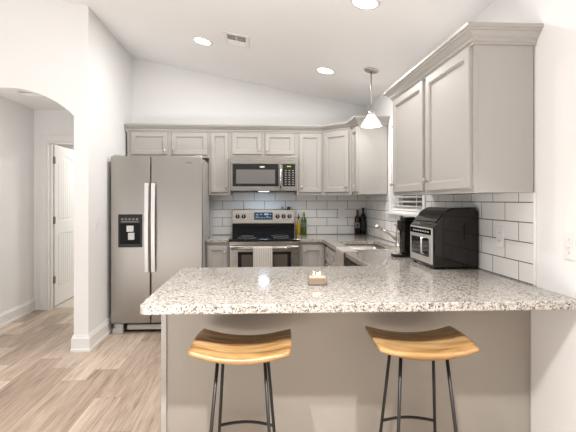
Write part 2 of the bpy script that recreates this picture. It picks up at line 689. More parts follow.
# sloped ceiling
struct(MB().prism([(XR + 0.12, ceil_z(XR + 0.12)), (XW - 0.12, ceil_z(XW - 0.12)), (XW - 0.12, ceil_z(XW - 0.12) + 0.1),
                   (XR + 0.12, ceil_z(XR + 0.12) + 0.1)], YF, YB + 0.12, 'xz').build('ceiling', M['ceiling']),
       'white sloping kitchen ceiling', 'ceiling')
# hall
struct(MB().box((XH - 0.12, YA + 0.12, 0), (XH, YH + 0.12, 2.55)).build('wall_hall_left', M['wall']),
       'white left wall of the hall', 'wall')
DX0, DX1, DZ = -2.525, -1.76, 2.05
struct(MB().plate([(XH, 0), (DX0, 0), (DX0, DZ), (DX1, DZ), (DX1, 0), (XL - 0.125, 0), (XL - 0.125, 2.55), (XH, 2.55)], [],
                  YH, YH + 0.12, 'xz').build('wall_hall_back', M['wall']),
       'white end wall of the hall around the door', 'wall')
struct(MB().box((XH - 0.12, YA + 0.121, 2.44), (XL - 0.1251, YH - 0.001, 2.5)).build('ceiling_hall', M['ceiling']),
       'flat white ceiling of the hall', 'ceiling')
# room behind the hall door
b = MB()
b.box((-3.5, 8.2, 0), (-1.0, 8.3, 2.5))
b.box((-3.6, 5.75, 0), (-3.5, 8.3, 2.5))
b.box((-1.0, 5.75, 0), (-0.9, 8.3, 2.5))
b.box((-3.5, 5.742, 0), (XH - 0.12, 5.76, 2.5))
struct(b.build('wall_bedroom', M['wall']), 'white walls of the room behind the hall door', 'wall')
struct(MB().box((-3.6, 5.742, 2.44), (-0.9, 8.3, 2.5)).build('ceiling_bedroom', M['ceiling']),
       'white ceiling of the room behind the hall door', 'ceiling')

# baseboards
BB = [(0, 0), (0.022, 0), (0.022, 0.02), (0.016, 0.03), (0.016, 0.115), (0.010, 0.128), (0.006, 0.145), (0, 0.145)]
struct(MB().sweep(BB, [(-1.601, YA + 0.118), (-1.601, YA), (XL, YA), (XL, YB - 0.001)]).build('baseboard_left', M['trim']),
       'white baseboard wrapping the wall end beside the refrigerator', 'baseboard')
struct(MB().sweep(BB, [(XH, YA + 0.121), (XH, YH - 0.001)][::-1]).build('baseboard_hall', M['trim']) if False else
       MB().sweep([(o, h) for o, h in BB], [(XH, YH), (XH, YA + 0.121)][::-1]).build('baseboard_hall', M['trim']),
       'white baseboard along the left hall wall', 'baseboard')
struct(MB().sweep(BB, [(XR, 2.15), (XR, YF)]).build('baseboard_right', M['trim']),
       'white baseboard along the right wall', 'baseboard')

# hall door casing and jamb
b = MB()
cw = 0.082
for s in (0, 1):
    x0, x1 = (DX0 - cw, DX0) if s == 0 else (DX1, DX1 + cw)
    b.box((x0, YH - 0.018, 0), (x1, YH, DZ + cw), 0.004)
b.box((DX0, YH - 0.018, DZ), (DX1, YH, DZ + cw), 0.004)
b.box((DX0, YH - 0.006, 0), (DX0 + 0.016, YH + 0.126, DZ))
b.box((DX1 - 0.016, YH - 0.006, 0), (DX1, YH + 0.126, DZ))
b.box((DX0 + 0.016, YH - 0.006, DZ - 0.016), (DX1 - 0.016, YH + 0.126, DZ))
b.box((DX0 + 0.016, YH + 0.05, 0), (DX0 + 0.028, YH + 0.085, DZ - 0.016))
struct(b.build('trim_1', M['trim']), 'white casing around the hall door', 'door casing')

# hall door, swung open into the far room, hinged on the left jamb
DL = thing('door_1', 'white two panel arched plank door standing open at the hall end', 'door', (-2.500, 5.765, 0.012))
DL['kind'] = 'structure'
LW, LH = 0.72, 2.02
b = MB()
b.box((-0.035, 0, 0), (-0.006, LW, LH))


def arch_hole(y0, y1, z0, z1, r):
    pts = [(y0, z0), (y1, z0)]
    w = (y1 - y0) / 2
    R = (w * w + r * r) / (2 * r)
    a = math.asin(w / R)
    c = (y0 + y1) / 2
    return pts + [(c + R * math.sin(a - 2 * a * k / 14), z1 - R + R * math.cos(a - 2 * a * k / 14)) for k in range(15)]


h1 = arch_hole(0.11, LW - 0.11, 1.07, 1.90, 0.07)
h2 = [(0.11, 0.22), (LW - 0.11, 0.22), (LW - 0.11, 0.90), (0.11, 0.90)]
b.plate([(0, 0), (LW, 0), (LW, LH), (0, LH)], [h1, h2], -0.006, 0.002, 'yz', 0.0012)
n = 7
for (z0, zf) in ((0.235, lambda y: 0.885), (1.085, lambda y: 1.865 - 0.07 * ((y - LW / 2) / 0.25) ** 2)):
    for k in range(n):
        y0 = 0.125 + (LW - 0.25) / n * k
        y1 = y0 + (LW - 0.25) / n
        b.prism([(y0 + 0.003, z0), (y1 - 0.003, z0), (y1 - 0.003, zf(y1)), (y0 + 0.003, zf(y0))], -0.006, -0.001, 'yz', 0.0015)
b.build('door_leaf', M['door'], DL)
for hz in (0.33, 1.075, 1.825):
    hb = MB()
    hb.tube([(-0.004, -0.012, hz - 0.045), (-0.004, -0.012, hz + 0.045)], 0.007, 10)
    hb.box((-0.004, -0.014, hz - 0.044), (0.0035, 0.022, hz + 0.044))
    hb.build('hinge', M['hinge'], DL)

# backsplash
T = 0.008
b = MB()
b.box((-0.515, YB - T, 0.915), (XR - 0.001, YB, 1.43))
struct(b.build('trim_2', M['tile_back']), 'white subway tile backsplash on the back wall', 'backsplash')
b = MB()
b.box((XR - T, 2.135, 0.915), (XR, WY0 - 0.075, 1.377))
b.box((XR - T, WY0 - 0.075, 0.915), (XR, WY1 + 0.06, 1.196))
b.box((XR - T, WY1 + 0.06, 0.915), (XR, YB - T, 1.385))
struct(b.build('trim_3', M['tile_right']), 'white subway tile backsplash on the right wall', 'backsplash')
b = MB()
b.box((XR - 0.012, 2.121, 0.915), (XR, 2.135, 1.377), 0.004)
struct(b.build('trim_4', M['trim']), 'pale tile edge strip on the right wall', 'trim')

# window
win = thing('window_1', 'white window over the sink with blinds drawn', 'window', (XR + 0.08, (WY0 + WY1) / 2, WZ0))
win['kind'] = 'structure'
hwid = (WY1 - WY0) / 2
hh = WZ1 - WZ0
b = MB()
b.plate([(-hwid, 0), (hwid, 0), (hwid, hh), (-hwid, hh)],
        [[(-hwid + 0.04, 0.04), (hwid - 0.04, 0.04), (hwid - 0.04, hh / 2 - 0.02), (-hwid + 0.04, hh / 2 - 0.02)],
         [(-hwid + 0.04, hh / 2 + 0.02), (hwid - 0.04, hh / 2 + 0.02), (hwid - 0.04, hh - 0.04), (-hwid + 0.04, hh - 0.04)]],
        -0.02, 0.02, 'yz', 0.003)
b.build('window_frame', M['trim'], win)
b = MB()
b.box((-0.003, -hwid + 0.038, 0.038), (0.003, hwid - 0.038, hh / 2 - 0.018))
b.box((-0.003, -hwid + 0.038, hh / 2 + 0.018), (0.003, hwid - 0.038, hh - 0.038))
b.build('pane', M['pane'], win)
b = MB()
b.box((XR - 0.045, WY0 - 0.075, 1.198), (XR - 0.0005, WY1 + 0.06, 1.222), 0.005)
b.box((XR - 0.0005, WY0 + 0.001, 1.222 - 0.001), (XR + 0.058, WY1 - 0.001, 1.2345))
for (y0, y1) in ((WY0 - 0.06, WY0), (WY1, WY1 + 0.05)):
    b.box((XR - 0.016, y0, 1.2225), (XR - 0.0005, y1, WZ1 + 0.085), 0.004)
b.box((XR - 0.016, WY0, WZ1), (XR - 0.0005, WY1, WZ1 + 0.085), 0.004)
struct(b.build('trim_5', M['trim']), 'white casing and sill of the window over the sink', 'window casing')
bl = thing('window_blind', 'white slatted blind in the window over the sink', 'blind', (XR + 0.03, (WY0 + WY1) / 2, WZ0))
b = MB()
for k in range(18):
    z = 0.045 + k * 0.043
    t = bmesh.new()
    bmesh.ops.create_cube(t, size=1.0)
    bmesh.ops.transform(t, matrix=Matrix.Translation((0, 0, z)) @ Matrix.Rotation(math.radians(16), 4, 'Y') @ Matrix.Diagonal((0.048, 2 * hwid - 0.02, 0.003, 1)), verts=t.verts)
    b.add(t)
b.build('slats', M['blind'], bl)
MB().box((-0.024, -hwid + 0.01, 0.004), (0.024, hwid - 0.01, 0.022), 0.003).build('bottom_rail', M['blind'], bl)
MB().box((-0.026, -hwid + 0.005, hh - 0.045), (0.026, hwid - 0.005, hh - 0.002), 0.003).build('head_rail', M['blind'], bl)
for y in (-0.25, 0.25):
    MB().box((-0.0255, y - 0.006, 0.02), (-0.0245, y + 0.006, hh - 0.04)).build('ladder_tape', M['blind'], bl)
struct(MB().box((XR + 1.6, 1.5, -0.2), (XR + 1.8, 9.5, 5.0)).build('backdrop_outside', M['outside']),  # added to keep the bright sky out of the blind's gaps
       'added dark brown backdrop wall outside beyond the window blind', 'wall')


# ================================================================== CABINETS
def door_mesh(w, h, st=0.052, th=0.019):
    """recessed panel door, local x 0..w, z 0..h, front at y=-th, back at y=0"""
    t = bmesh.new()

    def ring(ins, y):
        return [t.verts.new((ins, y, ins)), t.verts.new((w - ins, y, ins)), t.verts.new((w - ins, y, h - ins)), t.verts.new((ins, y, h - ins))]
    rs = [ring(0, 0), ring(0, -th + 0.005), ring(0.0015, -th + 0.0015), ring(0.005, -th), ring(st, -th), ring(st + 0.002, -th + 0.005),
          ring(st + 0.008, -th + 0.006), ring(st + 0.010, -th + 0.014)]
    for a, c in zip(rs, rs[1:]):
        for k in range(4):
            t.faces.new((a[k], a[(k + 1) % 4], c[(k + 1) % 4], c[k]))
    t.faces.new(rs[-1])
    t.faces.new(rs[0][::-1])
    bmesh.ops.recalc_face_normals(t, faces=t.faces)
    return MB().add(t)


KNOB = [(0.0055, 0), (0.0055, 0.012), (0.009, 0.017), (0.0135, 0.021), (0.0145, 0.026), (0.012, 0.030), (0.004, 0.032)]


def knob(parent, x, z, y):
    return MB().lathe(KNOB, (x, y, z), 16, mtx=Matrix.Rotation(PI / 2, 4, 'X')).build('knob', M['nickel'], parent)


def add_door(root, x, z, w, h, yf, kx=None, kz=None, st=0.052, name='door'):
    d = door_mesh(w, h, st).build(name, M['cabinet'], root, (x, yf - 0.0005, z))
    if kx is not None:
        knob(d, kx, kz, -0.0195)
    return d


def upper(label, x0, x1, z0, z1, doors, loc=None, rz=0.0, depth=0.31, name='wall_cabinet', group=None):
    """wall cabinet; local x along the wall, y=0 at the wall, front towards -y"""
    root = thing(name, label, 'cabinet', loc or (0, YB, z0), rz, group)
    b = MB()
    b.box((x0, -depth + 0.019, 0), (x1, -0.001 - T, z1 - z0))
    b.build('cabinet_body', M['cabinet'], root)
    b = MB()
    b.box((x0, -depth, -0.004), (x1, -depth + 0.0188, z1 - z0), 0.0015)
    b.build('face_frame', M['cabinet'], root)
    for (dx0, dx1, dz0, dz1, k) in doors:
        w, h = dx1 - dx0, dz1 - dz0
        kx = {'r': w - 0.028, 'l': 0.028}[k]
        add_door(root, dx0, dz0 - z0, w, h, -depth, kx, 0.06 if h > 0.4 else 0.045, st=0.046 if w > 0.25 else 0.038)
    return root


ZT, ZB = 2.135, 1.400
UG = 'greige wall cabinets'
c = upper('short greige two-door cabinet above the refrigerator', -1.45, -0.53, 1.83, ZT,
          [(-1.405, -1.0, 1.858, 2.112, 'r'), (-0.952, -0.545, 1.858, 2.112, 'l')])
c = upper('narrow greige single-door cabinet between refrigerator and microwave', -0.529, -0.283, ZB, ZT,
          [(-0.503, -0.308, 1.428, 2.112, 'r')])
c = upper('short greige two-door cabinet directly above the microwave', -0.282, 0.486, 1.842, ZT,
          [(-0.26, 0.075, 1.868, 2.112, 'r'), (0.117, 0.455, 1.868, 2.112, 'l')])
c = upper('greige single-door wall cabinet just right of the microwave', 0.487, 0.795, ZB, ZT,
          [(0.512, 0.772, 1.428, 2.112, 'l')])
# diagonal corner cabinet
cxx, cyy = XR - 0.61, YB - 0.61
root = thing('corner_wall_cabinet', 'angled greige corner wall cabinet with one door, above the wine bottles', 'cabinet', (XR, YB, ZB))
CL = 0.592
MB().prism([(-CL, -0.001 - T), (-0.001 - T, -0.001 - T), (-0.001 - T, -0.61), (-0.31, -0.61), (-CL, -0.31)], 0, ZT - ZB).build('cabinet_body', M['cabinet'], root)
dl = math.hypot(CL - 0.31, 0.30)
da = -math.atan2(0.30, CL - 0.31)
fr = MB()
fr.box((0, -0.012, -0.004), (dl, -0.0003, ZT - ZB))
fo = fr.build('face_frame', M['cabinet'], root, (-CL, -0.31, 0))
fo.rotation_euler = (0, 0, da)
dd = door_mesh(dl - 0.07, 0.684).build('door', M['cabinet'], root)
q = Matrix.Rotation(da, 4, 'Z') @ Vector((0.035, -0.0125, 0))
dd.location = (-CL + q.x, -0.31 + q.y, 0.028)
dd.rotation_euler = (0, 0, da)
knob(dd, dl - 0.07 - 0.028, 0.06, -0.0195)
# return cabinet between the corner and the window (faces -x: local x runs along -y)
c = upper('narrow greige wall cabinet between corner cabinet and window', 0.0, 0.30, ZB, ZT,
          [(0.02, 0.28, 1.428, 2.112, 'r')], loc=(XR, YB - 0.612, ZB), rz=-PI / 2)
# right cabinet
RY0, RY1 = 2.133, 3.42
c = upper('large greige two-door wall cabinet above the air fryer', 0.0, RY1 - RY0, ZB - 0.022, ZT - 0.012,
          [(0.04, 0.645, 1.397, 2.102, 'l'), (0.705, 1.265, 1.397, 2.102, 'l')], loc=(XR, RY1, ZB - 0.022), rz=-PI / 2)

# crown mouldings
CR = [(0.0, 0.0), (0.008, 0.0), (0.008, 0.012), (0.016, 0.016), (0.018, 0.030), (0.030, 0.037), (0.042, 0.050), (0.044, 0.055),
      (0.054, 0.057), (0.056, 0.066), (0.066, 0.069), (0.066, 0.085), (0.0, 0.085)]
cz0 = 2.118
CRP = [(o + 0.0005, h + cz0) for o, h in CR]
e = 0.31
path = [(-1.459, YB - e), (XR - 0.597, YB - e), (XR - e, YB - 0.615), (XR - e, YB - 0.913), (XR - 0.001, YB - 0.913)]
b = MB().sweep(CRP, path)
tag(b.build('crown_moulding', M['cabinet']), 'long greige crown moulding along the tops of the back wall cabinets', 'moulding')
b = MB().sweep([(o, h - 0.013) for o, h in CRP], [(XR - 0.001, RY1 + 0.001), (XR - e, RY1 + 0.001), (XR - e, RY0 - 0.001), (XR - 0.001, RY0 - 0.001)][::1])
tag(b.build('crown_moulding', M['cabinet']), 'short greige crown moulding on the large cabinet above the air fryer', 'moulding')


def base_cab(label, x0, x1, doors, loc, rz=0.0, depth=0.61, zt=0.875):
    root = thing('base_cabinet', label, 'cabinet', loc, rz)
    MB().box((x0, -depth + 0.019, 0.10), (x1, -0.001, zt)).build('cabinet_body', M['cabinet'], root)
    MB().box((x0, -depth, 0.10), (x1, -depth + 0.0188, zt), 0.0015).build('face_frame', M['cabinet'], root)
    MB().box((x0, -depth + 0.07, 0), (x1, -0.02, 0.0998)).build('toe_kick', M['cabinet'], root)
    for (a, b_, z0, z1, k) in doors:
        w, h = b_ - a, z1 - z0
        kx = {'r': w - 0.028, 'l': 0.028, 'c': w / 2}[k]
        nm = 'drawer' if h < 0.2 else 'door'
        add_door(root, a, z0, w, h, -depth, kx, h / 2 if h < 0.2 else h - 0.06, st=0.04 if w < 0.25 or h < 0.2 else 0.05, name=nm)
    return root


base_cab('narrow greige base cabinet left of the stove', -0.525, -0.285, [(-0.508, -0.302, 0.13, 0.84, 'r')], (0, YB - T, 0))
base_cab('greige base cabinet right of the stove', 0.488, 0.775, [(0.515, 0.765, 0.13, 0.84, 'l')], (0, YB - T, 0))
# sink run faces -x (local x runs along -y)
base_cab('greige sink base cabinet under the window', 0.64, 1.90, [(0.70, 1.08, 0.13, 0.66, 'r'), (1.10, 1.48, 0.13, 0.66, 'l'), (0.70, 1.08, 0.69, 0.84, 'c'), (1.10, 1.48, 0.69, 0.84, 'c')],
         (XR - T, YB, 0), -PI / 2, depth=0.60)
# the sink run cabinet body must leave room for the bowls: replaced by a lower box
for o in list(bpy.data.objects):
    if o.name.startswith('cabinet_body') and o.parent and o.parent.get('label', '').startswith('greige sink base'):
        o.data.clear_geometry()
        t = MB()
        t.box((0.64, -0.60 + 0.019, 0.10), (1.90, -0.001, 0.64))
        t.bm.to_mesh(o.data)
        t.bm.free()

# dishwasher at the end of the sink run
dw = thing('dishwasher', 'stainless dishwasher with black top edge beside the hanging towel', 'dishwasher', (XR - T, 3.59, 0), -PI / 2)
MB().box((0.005, -0.575, 0.10), (0.60, -0.001, 0.868)).build('dishwasher_body', M['black_plastic'], dw)
MB().box((0.008, -0.612, 0.12), (0.597, -0.576, 0.838), 0.004).build('dishwasher_door', M['steel_h'], dw)
MB().box((0.008, -0.612, 0.845), (0.597, -0.576, 0.866), 0.003).build('control_strip', M['black_plastic'], dw)
b = MB()
b.tube([(0.06, -0.612, 0.77), (0.06, -0.65, 0.775), (0.54, -0.65, 0.775), (0.54, -0.612, 0.77)], 0.009, 10)
b.build('handle', M['steel_light'], dw)
MB().box((0.01, -0.53, 0), (0.59, -0.05, 0.0998)).build('toe_kick', M['black_plastic'], dw)

# peninsula base
PX0, PY0, PY1 = -0.446, 2.17, 2.80
pen = thing('peninsula_base', 'greige panelled peninsula base behind the two stools', 'peninsula', (0, 0, 0))
MB().box((PX0 + 0.012, PY0 + 0.012, 0.0), (0.76, PY1, 0.8745)).build('cabinet_body', M['cabinet'], pen)
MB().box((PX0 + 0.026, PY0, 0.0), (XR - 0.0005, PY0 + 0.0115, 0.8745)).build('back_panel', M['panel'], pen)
MB().box((PX0, PY0 - 0.008, 0.0), (PX0 + 0.025, PY0 + 0.03, 0.8745), 0.002).build('corner_trim', M['cabinet'], pen)
MB().box((XR - 0.007, PY0 - 0.006, 0.0), (XR - 0.0005, PY0 - 0.0005, 0.8745), 0.002).build('wall_trim', M['cabinet'], pen)
MB().box((0.765, PY0 + 0.02, 0.0), (XR - 0.0005, PY1 + 0.18, 0.8745)).build('corner_filler', M['cabinet'], pen)

# worktops
CT0, CT1 = 0.876, 0.914


def rounded(pts, rmap):
    """polygon corner rounding; rmap index -> radius"""
    out = []
    n_ = len(pts)
    for i, p in enumerate(pts):
        r = rmap.get(i)
        P = Vector(p)
        if not r:
            out.append(tuple(P))
            continue
        a = (Vector(pts[i - 1]) - P).normalized()
        c_ = (Vector(pts[(i + 1) % n_]) - P).normalized()
        s, e_ = P + a * r, P + c_ * r
        for k in range(9):
            t_ = k / 8
            q = s * (1 - t_) ** 2 + P * 2 * t_ * (1 - t_) + e_ * t_ ** 2
            out.append((q.x, q.y))
    return out


g = 0.0015
outer = rounded([(-0.470, 1.83), (XR - g, 1.80), (XR - g, YB - T - 0.001), (0.487, YB - T - 0.001), (0.487, 4.855), (0.735, 4.845), (0.735, 2.85), (-0.462, 2.85)],
                {0: 0.045, 7: 0.02})
SX0, SX1, SY0, SY1 = 0.855, 1.262, 3.80, 4.60
sink_hole = rounded([(SX0, SY0), (SX1, SY0), (SX1, SY1), (SX0, SY1)], {0: 0.05, 1: 0.05, 2: 0.05, 3: 0.05})
tag(MB().plate(outer, [sink_hole], CT0, CT1, 'xy', 0.005).build('granite_worktop', M['granite']),
    'large speckled granite worktop of peninsula and sink run', 'worktop')
tag(MB().plate([(-0.527, 4.855), (-0.285, 4.855), (-0.285, YB - T - 0.001), (-0.527, YB - T - 0.001)], [], CT0, CT1, 'xy', 0.004).build('granite_worktop', M['granite']),
    'small speckled granite worktop between refrigerator and stove', 'worktop')

# sink
sk = thing('kitchen_sink', 'double bowl stainless sink set under the granite worktop', 'sink', ((SX0 + SX1) / 2, (SY0 + SY1) / 2, 0.66))


def bowl(y0, y1):
    t = bmesh.new()
    w = (SX1 - SX0) / 2 + 0.008

    def ring(ins, z):
        pl = rounded([(-w + ins, y0 + ins), (w - ins, y0 + ins), (w - ins, y1 - ins), (-w + ins, y1 - ins)], {0: 0.045, 1: 0.045, 2: 0.045, 3: 0.045})
        return [t.verts.new((x, y, z)) for x, y in pl]
    rs = [ring(0.0, 0.2135), ring(0.006, 0.06), ring(0.02, 0.025), ring(0.05, 0.018)]
    for a, c_ in zip(rs, rs[1:]):
        for k in range(len(a)):
            f = t.faces.new((a[k], a[(k + 1) % len(a)], c_[(k + 1) % len(a)], c_[k]))
            f.smooth = True
    t.faces.new(rs[-1])
    bmesh.ops.recalc_face_normals(t, faces=t.faces)
    bmesh.ops.reverse_faces(t, faces=t.faces)
    bmesh.ops.solidify(t, geom=t.faces[:], thickness=0.002)
    return MB().add(t)


hy = (SY1 - SY0) / 2
for (y0, y1) in ((-hy - 0.006, -0.012), (0.012, hy + 0.006)):
    bw = bowl(y0, y1).build('bowl', M['sink'], sk)
    MB().lathe([(0.042, 0), (0.042, 0.004), (0.030, 0.004), (0.026, 0.001), (0.005, 0.001)], (0, (y0 + y1) / 2, 0.0185), 20).build('drain', M['chrome'], bw)

# faucet
fa = thing('faucet', 'brushed nickel pull-out faucet rising behind the sink', 'faucet', (1.322, 4.05, CT1))
MB().lathe([(0.030, 0), (0.030, 0.006), (0.024, 0.012), (0.022, 0.05), (0.021, 0.16), (0.019, 0.178), (0.012, 0.186)], n=20).build('faucet_body', M['nickel'], fa)
b = MB()
b.tube([(-0.012, 0, 0.055), (-0.08, 0, 0.105), (-0.155, 0, 0.160)], [0.013, 0.012, 0.012], 12)
sp_ = b.build('spout', M['nickel'], fa)
MB().tube([(-0.152, 0, 0.158), (-0.185, 0, 0.181), (-0.205, 0, 0.178), (-0.212, 0, 0.162)], [0.015, 0.017, 0.016, 0.013], 12).build('spray_head', M['nickel'], sp_)
MB().tube([(-0.01, 0, 0.178), (-0.03, -0.01, 0.20), (-0.052, -0.02, 0.208)], [0.007, 0.006, 0.006], 8).build('lever', M['nickel'], fa)


# ================================================================== REFRIGERATOR
fr = thing('refrigerator', 'stainless side-by-side refrigerator with ice dispenser', 'refrigerator', (-0.982, 4.56, 0))
FW = 0.452
MB().box((-FW + 0.004, 0.065, 0.03), (FW - 0.004, 0.80, 1.765), 0.006).build('refrigerator_body', M['fridge_side'], fr)
split = -0.062
MB().box((-FW + 0.01, 0.05, 0.11), (FW - 0.01, 0.0648, 1.755)).build('door_gasket', M['dark_gap'], fr)


def fdoor(x0, x1):
    d = MB()
    d.box((x0, 0.0, 0.105), (x1, 0.0498, 1.78), 0.008, 3)
    return d.build('door', M['steel'], fr)


dL = fdoor(-FW, split - 0.004)
dR = fdoor(split + 0.004, FW)


def fhandle(parent, x, face):
    b = MB()
    z0, z1 = 0.62, 1.51
    pts = []
    for k in range(13):
        s = k / 12
        z = z0 + (z1 - z0) * s
        y = -0.040 - 0.016 * math.sin(PI * s)
        pts.append((y, z))
    poly = pts + [(y + 0.018, z) for y, z in pts[::-1]]
    b.prism(poly, x - 0.0205, x + 0.0205, 'yz', 0.004)
    for z in (z0 + 0.03, z1 - 0.03):
        b.box((x - 0.012, -0.036, z - 0.02), (x + 0.012, 0.001, z + 0.02), 0.003)
    return b.build('handle', M['steel_light'], parent)


fhandle(dL, split - 0.032, 0)
fhandle(dR, split + 0.032, 0)
# dispenser on the left door
ds = MB()
x0, x1, z0, z1 = -0.377, -0.145, 0.868, 1.196
ds.plate([(x0, z0), (x1, z0), (x1, z1), (x0, z1)], [[(x0 + 0.018, z0 + 0.03), (x1 - 0.018, z0 + 0.03), (x1 - 0.018, z1 - 0.09), (x0 + 0.018, z1 - 0.09)]],
         -0.014, 0.0, 'xz', 0.003)
dso = ds.build('dispenser', M['black_plastic'], fr)
MB().box((x0 + 0.017, -0.003, z0 + 0.028), (x1 - 0.017, -0.0005, z1 - 0.088)).build('dispenser_recess', M['black_gloss'], dso)
for k in range(5):
    MB().box((x0 + 0.03 + k * 0.036, -0.0155, z1 - 0.058), (x0 + 0.052 + k * 0.036, -0.0138, z1 - 0.038), 0.0005).build('dispenser_button', M['grey_print'], dso)
MB().box((x0 + 0.03, -0.0152, z1 - 0.078), (x0 + 0.20, -0.0138, z1 - 0.068)).build('dispenser_display', M['grey_print'], dso)
MB().box((x0 + 0.083, -0.022, z0 + 0.155), (x0 + 0.150, -0.0035, z0 + 0.215), 0.004).build('ice_paddle', M['white_print'], dso)
MB().box((x0 + 0.097, -0.020, z0 + 0.075), (x0 + 0.158, -0.0035, z0 + 0.145), 0.004).build('water_paddle', M['white_print'], dso)
MB().box((x0 + 0.02, -0.020, z0 + 0.012), (x1 - 0.02, -0.0142, z0 + 0.034), 0.002).build('drip_tray', M['black_plastic'], dso)
# oval emblem at the top right of the right door
b = MB()
b.lathe([(0.034, 0), (0.034, 0.001)], (0.32, -0.0002, 1.716), 28, False, Matrix.Rotation(PI / 2, 4, 'X') @ Matrix.Diagonal((1, 0.32, 1, 1)))
b.build('emblem', M['grey_print'], dR)
for x in (-FW + 0.05, FW - 0.05):
    MB().box((x - 0.035, 0.03, 1.7805), (x + 0.035, 0.16, 1.795), 0.004).build('hinge_cover', M['fridge_side'], fr)
MB().box((-FW + 0.15, 0.03, 0.035), (FW - 0.01, 0.064, 0.085), 0.004).build('base_grille', M['fridge_side'], fr)
MB().box((-FW + 0.02, 0.06, 0.028), (FW - 0.01, 0.0645, 0.105)).build('kick_recess', M['dark_gap'], fr)
for x in (-FW + 0.065, FW - 0.065):
    b = MB()
    b.box((x - 0.05, 0.0, 0.002), (x + 0.05, 0.055, 0.055), 0.006)
    b.box((x - 0.03, 0.01, 0.050), (x + 0.05, 0.055, 0.10), 0.006)
    b.build('front_foot', M['fridge_side'], fr)
for x in (-FW + 0.065, FW - 0.065):
    MB().lathe([(0.02, 0), (0.02, 0.031)], (x, 0.72, 0), 14).build('rear_foot', M['black_plastic'], fr)

# ================================================================== MICROWAVE
mw = thing('microwave', 'stainless over-the-range microwave with dark window', 'microwave', (0.102, 5.08, 1.44))
MH, MWD = 0.400, 0.378
MB().box((-MWD, 0.03, 0.012), (MWD, 0.409, MH), 0.003).build('microwave_body', M['fridge_side'], mw)
MB().box((-MWD + 0.01, 0.01, 0.0), (MWD - 0.01, 0.40, 0.0118)).build('underside', M['dark_gap'], mw)
MB().box((-MWD, 0.0, 0.309), (MWD, 0.0298, MH), 0.003).build('vent_panel', M['steel_h'], mw)
md = MB().box((-MWD, 0.0, 0.004), (0.195, 0.0298, 0.307), 0.003).build('microwave_door', M['steel_h'], mw)
MB().box((-MWD + 0.022, -0.003, 0.055), (0.165, 0.0002, 0.306), 0.001).build('door_glass', M['black_plastic'], md)
MB().box((-MWD + 0.062, -0.0045, 0.085), (0.125, -0.0032, 0.245), 0.0005).build('window', M['mw_window'], md)
b = MB()
b.lathe([(0.032, 0), (0.032, 0.001)], (-0.02, -0.0032, 0.276), 24, False, Matrix.Rotation(PI / 2, 4, 'X') @ Matrix.Diagonal((1, 0.3, 1, 1)))
b.build('emblem', M['white_print'], md)
b = MB()
b.tube([(0.188, -0.033, 0.03), (0.188, -0.040, 0.15), (0.188, -0.033, 0.31)], [0.012, 0.0135, 0.012], 14)
for z in (0.045, 0.295):
    b.tube([(0.188, -0.034, z), (0.188, 0.002, z)], 0.008, 10)
b.build('handle', M['chrome'], md)
mp_ = MB().box((0.197, 0.0, 0.004), (MWD, 0.0298, 0.307), 0.003).build('control_panel', M['steel_h'], mw)
kp = MB().box((0.212, -0.003, 0.055), (MWD - 0.022, 0.0002, 0.306), 0.001).build('keypad', M['black_plastic'], mw)
MB().box((0.262, -0.0042, 0.276), (0.308, -0.0031, 0.288)).build('clock_display', M['green_led'], kp)
for r in range(7):
    for q in range(3):
        MB().box((0.237 + q * 0.042, -0.0040, 0.075 + r * 0.026), (0.257 + q * 0.042, -0.0031, 0.084 + r * 0.026)).build('key', M['key_print'], kp)
MB().box((-0.06, 0.06, -0.004), (0.06, 0.13, -0.0002), 0.001).build('cooktop_lamp', M['mw_lamp'], mw)
area_lamp('cooktop_lamp_light', (0.102, 5.20, 1.43), 1.3, 0.11, (0.55, 0.75, 1.0), (0, 0, 0), 'RECTANGLE', 0.06)

# ================================================================== STOVE
st = thing('stove', 'stainless electric stove with black glass cooktop', 'stove', (0.102, 4.80, 0))
RW = 0.378
MB().box((-RW, 0.04, 0.03), (RW, 0.685, 0.893), 0.003).build('stove_body', M['fridge_side'], st)
ck = MB().box((-RW, 0.0, 0.894), (RW, 0.62, 0.921), 0.005).build('cooktop', M['black_gloss'], st)
for (x, y, r) in ((-0.19, 0.17, 0.10), (0.19, 0.17, 0.085), (-0.19, 0.44, 0.075), (0.19, 0.44, 0.10)):
    MB().tube([(x + r * math.cos(2 * PI * k / 40), y + r * math.sin(2 * PI * k / 40), 0.9212) for k in range(40)], 0.0012, 4, True).build('burner_ring', M['grey_print'], ck)
MB().box((-RW + 0.002, 0.625, 0.894), (RW - 0.002, 0.688, 1.055), 0.003).build('splash_glass', M['black_gloss'], st)
bg = MB().prism([(0.612, 1.056), (0.688, 1.056), (0.688, 1.222), (0.632, 1.222)], -RW, RW, 'yz', 0.004).build('backguard', M['steel_h'], st)
slope = math.atan2(0.020, 0.166)


def on_guard(x, z):
    return (x, 0.612 + (z - 1.056) * 0.020 / 0.166, z)


